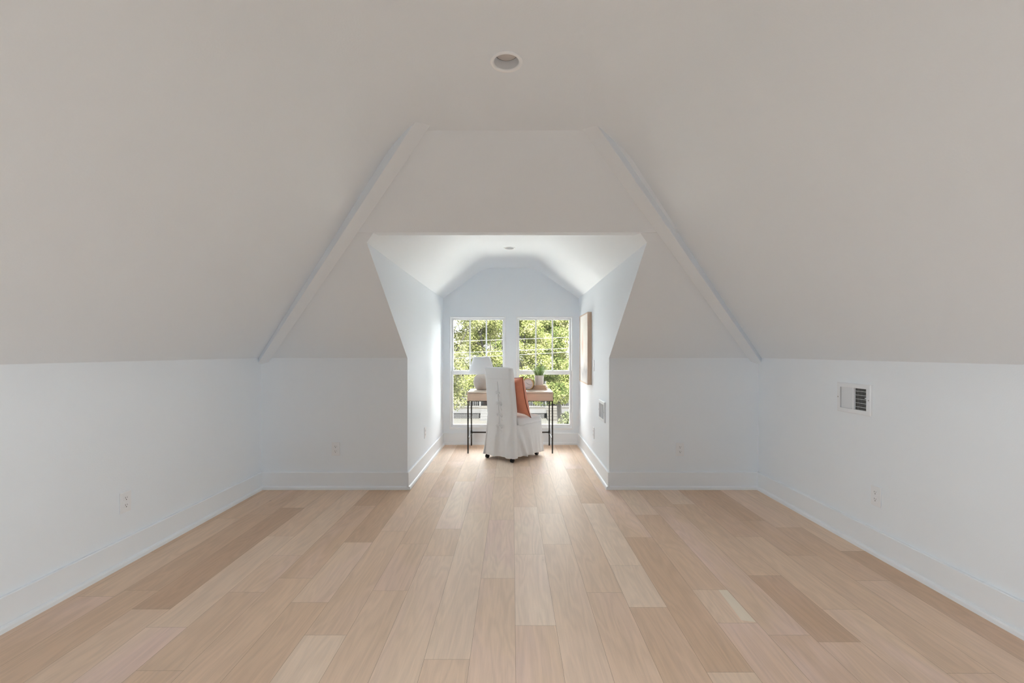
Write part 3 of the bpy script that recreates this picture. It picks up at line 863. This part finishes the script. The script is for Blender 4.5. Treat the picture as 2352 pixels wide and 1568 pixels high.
    # bow ties up the back
    for i, z in enumerate((.758, .642, .514, .39)):
        y = yb(z) - .006; rnd = random.Random(40 + i)
        mb = MB(); w = .0026
        k = 1 if i else .55
        mb.tube([(0, y, z), (-.012, y - .006, z + .006), (-.028, y - .004, z + .001), (-.036, y - .001, z - .010*k - .004)], [w, w, w, w*.7], 6, flat=1.8)
        mb.tube([(0, y, z), (.014, y - .008, z + .008), (.034*k + .008, y - .007, z + .002), (.052*k, y - .004, z - .022*k), (.046*k, y - .003, z - .034*k), (.028*k, y - .004, z - .018*k), (0, y - .002, z)], w, 6, flat=1.8)
        mb.tube([(0, y, z), (.012, y - .005, z - .018), (.030*k, y - .004, z - .050*k), (.048*k, y - .001, z - .095*k + .01*i)], [w, w, w, w*.7], 6, flat=1.8)
        mb.tube([(0, y, z), (-.010, y - .004, z - .010), (-.022, y - .001, z - .026)], [w, w, w*.7], 6, flat=1.6)
        mb.lathe([(.0005, -.005), (.005, -.004), (.0062, 0), (.005, .004), (.0005, .005)], 10, 0, (0, y - .003, z))
        mb.build('tie', LINEN, t)
    # casters
    for sx, sy in ((-1, -1), (1, -1), (1, 1), (-1, 1)):
        cx, cy_ = sx*.178, sy*.232
        mb = MB(); mb.lathe([(.0005, .052), (.017, .050), (.019, .046), (.019, .036), (.012, .030), (.012, .090), (.0005, .092)][:6], 16, 0, (cx, cy_, 0)); c = mb.build('caster', RUBBER, t)
        mb = MB()
        for q in (-.009, .009):
            mb.rings([[(cx + x, cy_ - .006 + r*math.cos(2*PI*k/24), .0225 + r*math.sin(2*PI*k/24)) for k in range(24)]
                      for x, r in ((q - .007, .018), (q - .006, .0215), (q - .003, .0225), (q + .003, .0225), (q + .006, .0215), (q + .007, .018))], 0, True, True, True)
        mb.build('wheel', RUBBER, c)
    # ------------- throw pillow leaning on the chair back
    M = t.matrix_basis.copy()
    p = thing('throw_pillow', 'terracotta velvet throw pillow leaning on the white chair back', 'pillow')
    p.matrix_basis = Matrix.Translation((CXc, CYc, 0)) @ Matrix.Rotation(rz, 4, 'Z') @ Matrix.Translation((.056, -.052, .7085)) @ Matrix.Rotation(math.radians(-17), 4, 'Z') @ Matrix.Rotation(math.radians(12), 4, 'X')
    n = 30; a = .230; T = .072
    grid = {}
    def pt(u, v, s):
        # concave sides between pointed corners
        k = .105
        x = a*u*(1 - k*(1 - v*v)*abs(u)**2); z = .965*a*v*(1 - k*(1 - u*u)*abs(v)**2)
        z -= .020*max(0, u - .75)/.25*max(0, -v - .7)/.3
        th = T*max(0, (1 - u**4))**.55*max(0, (1 - v**4))**.55
        y = s*(th + .0010)
        y += .006*math.sin(3*u + 2*v)*(1 - u*u)*(1 - v*v)
        y += -.045*max(0, v + .35 if False else -v - .55)*0
        return (x, y + .018*(-v)**3*(1 if v < 0 else 0)*abs(u)**2, z)
    mb = MB()
    for s in (-1, 1):
        rs = [[pt(-1 + 2*i/n, -1 + 2*j/n, s) for i in range(n + 1)] for j in range(n + 1)]
        mb.rings(rs, 0, True, closed=False)
    mb.build('cover', VELVET, p)
    mb = MB(); per = []
    for i in range(n): per.append(pt(-1 + 2*i/n, -1, 0))
    for i in range(n): per.append(pt(1, -1 + 2*i/n, 0))
    for i in range(n): per.append(pt(1 - 2*i/n, 1, 0))
    for i in range(n): per.append(pt(-1, 1 - 2*i/n, 0))
    mb.tube(per + [per[0]], .0042, 8, caps=False); mb.build('piping', PIPING, p)
chair()

# ------------------------------------------------------------------ outside
GZ = -4.4
def leaf_mat(name, cols, bright=1.0):
    m = bpy.data.materials.new(name); m.use_nodes = True
    nt = m.node_tree; N = nt.nodes.new; L = nt.links.new
    nt.nodes.clear(); out = N('ShaderNodeOutputMaterial')
    at = N('ShaderNodeVertexColor'); at.layer_name = 'tone'
    cr = N('ShaderNodeValToRGB'); e = cr.color_ramp.elements
    e[0].color = [c*bright for c in cols[0]] + [1]; e[1].color = [c*bright for c in cols[-1]] + [1]
    for i, c in enumerate(cols[1:-1]):
        q = e.new((i + 1)/(len(cols) - 1)); q.color = [x*bright for x in c] + [1]
    L(at.outputs[0], cr.inputs[0])
    d = N('ShaderNodeBsdfDiffuse'); tr = N('ShaderNodeBsdfTranslucent'); mx = N('ShaderNodeMixShader'); mx.inputs[0].default_value = .4
    L(cr.outputs[0], d.inputs[0]); L(cr.outputs[0], tr.inputs[0]); L(d.outputs[0], mx.inputs[1]); L(tr.outputs[0], mx.inputs[2]); L(mx.outputs[0], out.inputs[0])
    return m
LB = .128
LEAF = {'lime': leaf_mat('lime_leaves', [(.34,.44,.12),(.80,.88,.34),(1.2,1.15,.66)], LB),
        'green': leaf_mat('green_leaves', [(.13,.22,.08),(.50,.62,.22),(1.0,1.0,.50)], LB),
        'olive': leaf_mat('olive_leaves', [(.28,.34,.14),(.60,.64,.30),(1.0,.98,.58)], LB),
        'dark': leaf_mat('dark_leaves', [(.06,.11,.06),(.14,.23,.10),(.30,.40,.18)], LB),
        'ivy': leaf_mat('ivy_leaves', [(.22,.28,.16),(.34,.40,.22),(.50,.54,.32)], LB)}
BARK = mat('bark', (0.0072, 0.0064, 0.0052), .9, noise=(6, .3), bump=(14, .6))
BARKP = mat('pale_bark', (0.0123, 0.0115, 0.0105), .9, noise=(6, .2))

def leaves(blobs, n, size, seed):
    r = np.random.default_rng(seed)
    vol = np.array([b[3]*b[4]*b[5] for b in blobs]); w = vol**.75/ (vol**.75).sum()
    idx = r.choice(len(blobs), n, p=w)
    B = np.array(blobs)[idx]
    d = r.normal(size=(n, 3)); d /= np.linalg.norm(d, axis=1)[:, None]
    rad = r.random(n)**.45
    c = B[:, :3] + d*rad[:, None]*B[:, 3:6]
    nr = d*.5 + r.normal(size=(n, 3))*.6 + np.array([0, 0, .35]); nr /= np.linalg.norm(nr, axis=1)[:, None]
    a = np.cross(nr, r.normal(size=(n, 3))); a /= np.linalg.norm(a, axis=1)[:, None]
    b = np.cross(nr, a)
    s = size*(.6 + .8*r.random(n))[:, None]
    V = np.stack([c - a*s, c + b*s*.5, c + a*s, c - b*s*.5], axis=1).reshape(-1, 3)
    ph = r.random(6)*6.28; k_ = 1/np.sqrt(size/.05)
    clump = np.sin(c[:, 0]*5.1*k_ + ph[0] + 1.7*np.sin(c[:, 2]*2.3*k_ + ph[1]))*np.sin(c[:, 2]*6.3*k_ + ph[2] + 1.3*np.sin(c[:, 1]*2.9*k_ + ph[3]))
    tone = np.clip(.45 + .24*r.normal(size=n) + .26*clump, 0, 1)
    keep = (clump > -.35) | (r.random(n) < .35)          # thinner patches between the sprays
    V = V.reshape(-1, 4, 3)[keep].reshape(-1, 3); tone = tone[keep]
    return V, tone

def leaf_object(name, blobs, n, size, seed, m, parent=None):
    V, tone = leaves(blobs, n, size, seed); n = len(tone)
    me = bpy.data.meshes.new(name); N4 = len(V)
    me.vertices.add(N4); me.vertices.foreach_set('co', V.astype(np.float32).ravel())
    me.loops.add(N4); me.loops.foreach_set('vertex_index', np.arange(N4, dtype=np.int32))
    me.polygons.add(n); me.polygons.foreach_set('loop_start', np.arange(0, N4, 4, dtype=np.int32))
    me.materials.append(m)
    me.update(calc_edges=True); me.validate()
    ca = me.color_attributes.new('tone', 'FLOAT_COLOR', 'CORNER')
    t4 = np.repeat(tone, 4); ca.data.foreach_set('color', np.stack([t4, t4, t4, np.ones_like(t4)], 1).astype(np.float32).ravel())
    o = bpy.data.objects.new(name, me); COL.objects.link(o)
    if parent: o.parent = parent
    return o

def tree(name, px, Y, zlo, zhi, rad, kind, n, size, seed, label, trunk=.16, bark=None, nb=16, stems=0, toff=0):
    n, size = int(n*2.6), size*.58
    X = (px - CX)/F*Y
    t = thing(name, label, 'tree', (X, Y, GZ), 0, 'trees outside the windows')
    r = random.Random(seed); h0, h1 = zlo - GZ, zhi - GZ
    blobs = []
    for k in range(nb):
        f = (k + .5)/nb; z = h0 + (h1 - h0)*f
        rr_ = rad*(.55 + .45*math.sin(PI*min(1, f*.9 + .12)))
        an = r.uniform(0, 2*PI); q = rr_*.55*math.sqrt(r.random()) if k else 0
        br = rad*r.uniform(.34, .52)
        blobs.append((q*math.cos(an), q*math.sin(an), z, br, br, br*r.uniform(.5, .75)))
    leaf_object('foliage', blobs, n, size, seed, LEAF[kind], t)
    mb = MB(); top = h0 + (h1 - h0)*.75
    pts = [(toff, 0, -.05), (toff + trunk*.1, 0, h0*.4), (toff*.95 - trunk*.3, .0, h0*.85), (toff*.35 + trunk*.5, 0, (h0 + top)/2), (0, 0, top)]
    mb.tube(pts, [trunk*1.45, trunk, trunk*.9, trunk*.5, trunk*.12], 10)
    mb.build('trunk', bark or BARK, t)
    mb = MB()
    zz = [q[2] for q in pts]; xx = [q[0] for q in pts]
    for b in blobs[1:]:
        z0 = min(top, max(h0*.88, b[2] - .3*(h1 - h0)*r.random() - .3))
        e = Vector(b[:3]); s0 = Vector((float(np.interp(z0, zz, xx)), 0, z0)); m_ = (s0 + e)/2 + Vector((r.uniform(-.2, .2), r.uniform(-.2, .2), r.uniform(0, .25)))
        mb.tube([s0, m_, e], [trunk*.28, trunk*.18, trunk*.05], 6)
    for k in range(stems):
        x0 = r.uniform(-.3, .3)*rad; mb.tube([(0, 0, .3), (x0*.6, -.2, h0*.8), (x0, -rad*.75, h0 + (h1-h0)*.4), (x0*1.3 + .1, -rad*.9, h1)], [trunk*.35, trunk*.3, trunk*.24, trunk*.12], 6)
    mb.build('branches', bark or BARK, t)
    return t

tree('broadleaf_tree', 1034, 13.5, -.3, 3.9, 1.3, 'olive', 9000, .055, 1, 'olive green tree at the left edge of the left window', trunk=.09)
tree('broadleaf_tree', 1092, 18.5, -.2, 4.0, 1.5, 'lime', 11000, .070, 2, 'yellow-green tree behind the lamp shade in the left window', trunk=.10, bark=BARKP, toff=.72)
tree('broadleaf_tree', 1146, 22.0, .0, 4.6, 1.4, 'green', 8000, .078, 3, 'green tree with thin bare stems at the right of the left window', trunk=.12, stems=4, toff=.3)
tree('broadleaf_tree', 1203, 15.5, .0, 3.0, 1.15, 'lime', 9000, .060, 4, 'bright lime tree at the left edge of the right window', trunk=.09)
tree('broadleaf_tree', 1246, 19.3, -.8, 3.4, 1.4, 'green', 11000, .074, 5, 'mid green tree behind the potted grass in the right window', trunk=.12, toff=-1.5)
tree('broadleaf_tree', 1286, 23.5, -1.2, 3.6, 1.7, 'lime', 13000, .086, 6, 'bright tree with a thick dark trunk at the right of the right window', trunk=.14)
tree('broadleaf_tree', 1375, 16.0, -.6, 4.0, 1.3, 'green', 8000, .066, 8, 'green tree mostly hidden beyond the right window edge', trunk=.12)
tree('broadleaf_tree', 985, 23.0, -.9, 4.6, 1.8, 'green', 9000, .085, 9, 'green tree mostly hidden beyond the left window edge', trunk=.12)
# darker trees beyond the house
for i, (px, Y, zh, rd, lab) in enumerate(((985, 56, 10, 5, 'dark tall tree behind the house beyond the left window'), (1105, 66, 10.2, 5.5, 'dark tall tree behind the house in the left window'),
                                           (1205, 57, 7.0, 4.2, 'dark tree behind the house at the left of the right window'), (1300, 69, 9.5, 5.6, 'dark tall tree behind the house in the right window'),
                                           (1410, 56, 9.5, 5, 'dark tall tree behind the house beyond the right window'))):
    tree('broadleaf_tree', px, Y, -1.5, zh, rd, 'dark', 9000, .26, 20 + i, lab, trunk=.3)
# ivy-covered bush under the right window
X = (1299 - CX)/F*12.8
t = thing('shrub', 'tall dusty green bush in front of the tree trunk in the right window', 'shrub', (X, 12.8, GZ))
leaf_object('foliage', [(0, 0, .8, .8, .6, 1.0), (0, 0, 1.9, .6, .5, 1.0), (.04, 0, 3.0, .38, .4, .9), (.14, 0, 3.5, .22, .25, .55), (.3, .1, 2.9, .34, .4, .9), (-.1, 0, 2.9, .2, .2, .9)], 20000, .028, 77, LEAF['ivy'], t)
mb = MB(); mb.tube([(0, 0, -.05), (.05, 0, 1.2), (.1, 0, 2.6)], [.09, .06, .02], 8); mb.build('stem', BARK, t)

# the house across the street
WHITE = mat('house_white_paint', (0.0168, 0.0172, 0.0192), .6)
SIDING = mat('house_siding', (0.0100, 0.0100, 0.0105), .7, noise=(3, .1))
ROOF = mat('house_shingles', (0.0060, 0.0060, 0.0055), .9, noise=(8, .2))
DARKW = mat('house_window_glass', (.012, .013, .016), .2)
BRICK = mat('house_brick_pier', (0.0150, 0.0070, 0.0050), .9, noise=(9, .3))
STONE = mat('step_stone', (0.0085, 0.0075, 0.0065), .9, noise=(6, .2))
HY = 37.6
t = thing('house', 'white porch house across the street seen low through both windows', 'house', (0, HY, GZ))
mb = MB(); mb.box(-11, 9, 2.6, 10, 0, 4.2); mb.build('wall', SIDING, t)
mb = MB()
mb.add([(-11.6, -.4, 3.75), (9.6, -.4, 3.75), (9.6, 6.3, 6.4), (-11.6, 6.3, 6.4), (9.6, 10.6, 4.0), (-11.6, 10.6, 4.0)], [(0, 1, 2, 3), (3, 2, 4, 5), (0, 3, 5), (1, 4, 2), (0, 5, 4, 1)]); mb.build('roof', ROOF, t)
mb = MB(); mb.box(-10.5, 8.5, 0, 2.6, .78, .91); mb.build('porch_deck', STONE, t)
mb = MB(); mb.box(-10.5, 8.5, -.06, 0, .46, .80); mb.build('fascia', WHITE, t)
def rail(x0, x1):
    mb = MB()
    mb.box(x0, x1, .02, .10, 1.68, 1.76); mb.box(x0, x1, .03, .09, .95, 1.02)
    k = x0 + .08
    while k < x1 - .04:
        mb.box(k - .022, k + .022, .04, .08, 1.02, 1.68); k += .145
    mb.build('railing', WHITE, t)
rail(-10.4, -2.75); rail(-1.25, 2.75); rail(4.1, 8.4)
for x in (-10.4, -6.6, -2.68, -1.32, 2.82, 4.03, 8.4):
    mb = MB(); mb.box(x - .07, x + .07, .0, .14, .91, 3.8); mb.build('porch_post', WHITE, t)
def lattice(x0, x1):
    mb = MB(); d = .13; k = x0 - .46
    while k < x1:
        for s in (1, -1):
            a0 = max(x0, k); a1 = min(x1, k + .46)
            if a1 > a0:
                za, zb = (a0 - k), (a1 - k)
                if s < 0: za, zb = .46 - za, .46 - zb
                mb.add([(a0, -.02 if s > 0 else -.01, za - .022), (a1, -.02 if s > 0 else -.01, zb - .022), (a1, -.02 if s > 0 else -.01, zb + .022), (a0, -.02 if s > 0 else -.01, za + .022)], [(0, 1, 2, 3)])
        k += d
    o = mb.build('lattice', WHITE, t); md = o.modifiers.new('Solid', 'SOLIDIFY'); md.thickness = .012
lattice(-10.4, -2.75); lattice(-1.25, 2.7)
mb = MB(); mb.box(-10.4, 8.4, .35, .45, 0, .78); mb.build('crawl_space', DARKW, t)
for x0, x1 in ((-2.6, -1.4), (2.9, 3.95)):
    for k in range(4):
        mb = MB(); mb.box(x0, x1, -.30*(4 - k), -.06, .0 + .195*k if k else 0, .195*(k + 1)); mb.build('step', STONE if x0 > 0 else WHITE, t)
for x in (-8.5, -4.6, .6, 6.4):
    mb = MB(); mb.box(x - .55, x + .55, 2.54, 2.62, 1.5, 3.4); mb.build('window_glass', DARKW, t)
mb = MB(); mb.box(-2.5, -1.5, 2.54, 2.62, .91, 3.1); mb.build('front_door', BRICK, t)

# ground
def ground_mat():
    m = bpy.data.materials.new('yard'); m.use_nodes = True
    nt = m.node_tree; N = nt.nodes.new; L = nt.links.new; b = nt.nodes['Principled BSDF']; b.inputs['Roughness'].default_value = .95
    tc = N('ShaderNodeTexCoord')
    n = N('ShaderNodeTexNoise'); n.inputs['Scale'].default_value = .5; n.inputs['Detail'].default_value = 6; L(tc.outputs['Object'], n.inputs['Vector'])
    cr = N('ShaderNodeValToRGB'); e = cr.color_ramp.elements
    e[0].position = .35; e[0].color = (.0013, .0017, .0008, 1); e[1].position = .62; e[1].color = (.0043, .0033, .0023, 1)
    q = e.new(.5); q.color = (.0026, .0024, .0015, 1)
    L(n.outputs['Fac'], cr.inputs[0]); L(cr.outputs[0], b.inputs['Base Color'])
    return m
mb = MB(); mb.box(-120, 120, -60, 140, GZ - .3, GZ); struct(mb.build('ground', ground_mat()))

# added pale slab below the view, bounces sunlight up into the alcove
BOUNCE = mat('bounce_paving', (.37, .366, .358), .9, noise=(.8, .08))
mb = MB(); mb.box(-16, 16, 7.2, 28, GZ, GZ + .03); struct(mb.build('path', BOUNCE))  # unseen reflector slab added to brighten the alcove ceiling

# overhead cables
CAB = mat('cable_grey', (.04, .04, .042), .5)
def cable(ya, yb_, Y, r, label, m=CAB):
    z = lambda y: EYE + (CY - y)*Y/F
    za, zb = z(ya), z(yb_)                      # heights at px 1192 and 1305
    xa_, xb_ = (1192 - CX)/F*Y, (1305 - CX)/F*Y
    sl = (zb - za)/(xb_ - xa_)
    mb = MB(); pts = [(x, Y, za + sl*(x - xa_) + .0015*(x - xa_)**2) for x in np.linspace(-9, 9, 37)]
    mb.tube(pts, r, 6); tag(mb.build('power_line', m), label, 'cable', 'overhead power lines')
CABD = mat('cable_dark', (.008, .009, .009), .5)
cable(778.6, 774.6, 11.0, .0055, 'thin pale overhead cable, highest across the windows')
cable(804.5, 800, 11.2, .0055, 'thin pale overhead cable, middle of the three')
cable(814.8, 808.5, 11.1, .0065, 'darker overhead cable, lowest of the three', CABD)

# ------------------------------------------------------------------ light
w = bpy.data.worlds.new('sky'); SC.world = w; w.use_nodes = True
bg = w.node_tree.nodes['Background']
bg.inputs['Color'].default_value = (.95, .968, .985, 1); bg.inputs['Strength'].default_value = 12.0

sun = bpy.data.lights.new('sun', 'SUN'); sun.energy = 90; sun.angle = .01; sun.color = (1, .95, .84)
so = bpy.data.objects.new('sun', sun); COL.objects.link(so)
d = Vector((.03, -.52, .85))
so.rotation_euler = d.to_track_quat('Z', 'Y').to_euler()

def portal(name, loc, rot, sx, sy):
    l = bpy.data.lights.new(name, 'AREA'); l.shape = 'RECTANGLE'; l.size = sx; l.size_y = sy; l.cycles.is_portal = True
    o = bpy.data.objects.new(name, l); COL.objects.link(o); o.location = loc; o.rotation_euler = rot
for i, W in enumerate((WL, WR)):
    portal('window_portal', ((W[0]+W[1])/2, YW + .18, (W[2]+W[3])/2), (-PI/2, 0, 0), W[1]-W[0], W[3]-W[2])
y0, y1, z0, z1 = WIN_FILL
portal('window_portal', (XL - .17, (y0+y1)/2, (z0+z1)/2), (0, -PI/2, 0), z1-z0, y1-y0)
portal('window_portal', (XR + .17, (y0+y1)/2, (z0+z1)/2), (0, PI/2, 0), z1-z0, y1-y0)

# ------------------------------------------------------------------ camera and colour
cam = bpy.data.cameras.new('camera'); co = bpy.data.objects.new('camera', cam); COL.objects.link(co)
co.location = (0, 0, EYE); co.rotation_euler = (PI/2, 0, 0)
cam.sensor_width = 36; cam.sensor_fit = 'HORIZONTAL'; cam.lens = F/2352*36
cam.shift_y = (CY - 784)/2352; cam.shift_x = 0
cam.clip_start = .05; cam.clip_end = 500
SC.camera = co
vs = SC.view_settings
vs.view_transform = 'Standard'; vs.look = 'None'; vs.gamma = 1; vs.use_curve_mapping = False; vs.exposure = .21
cy = SC.cycles
cy.max_bounces = 12; cy.diffuse_bounces = 10; cy.glossy_bounces = 4; cy.transparent_max_bounces = 12
cy.use_adaptive_sampling = True; cy.adaptive_threshold = .03
cy.use_denoising = True; cy.sample_clamp_indirect = 12
cy.caustics_reflective = False; cy.caustics_refractive = False
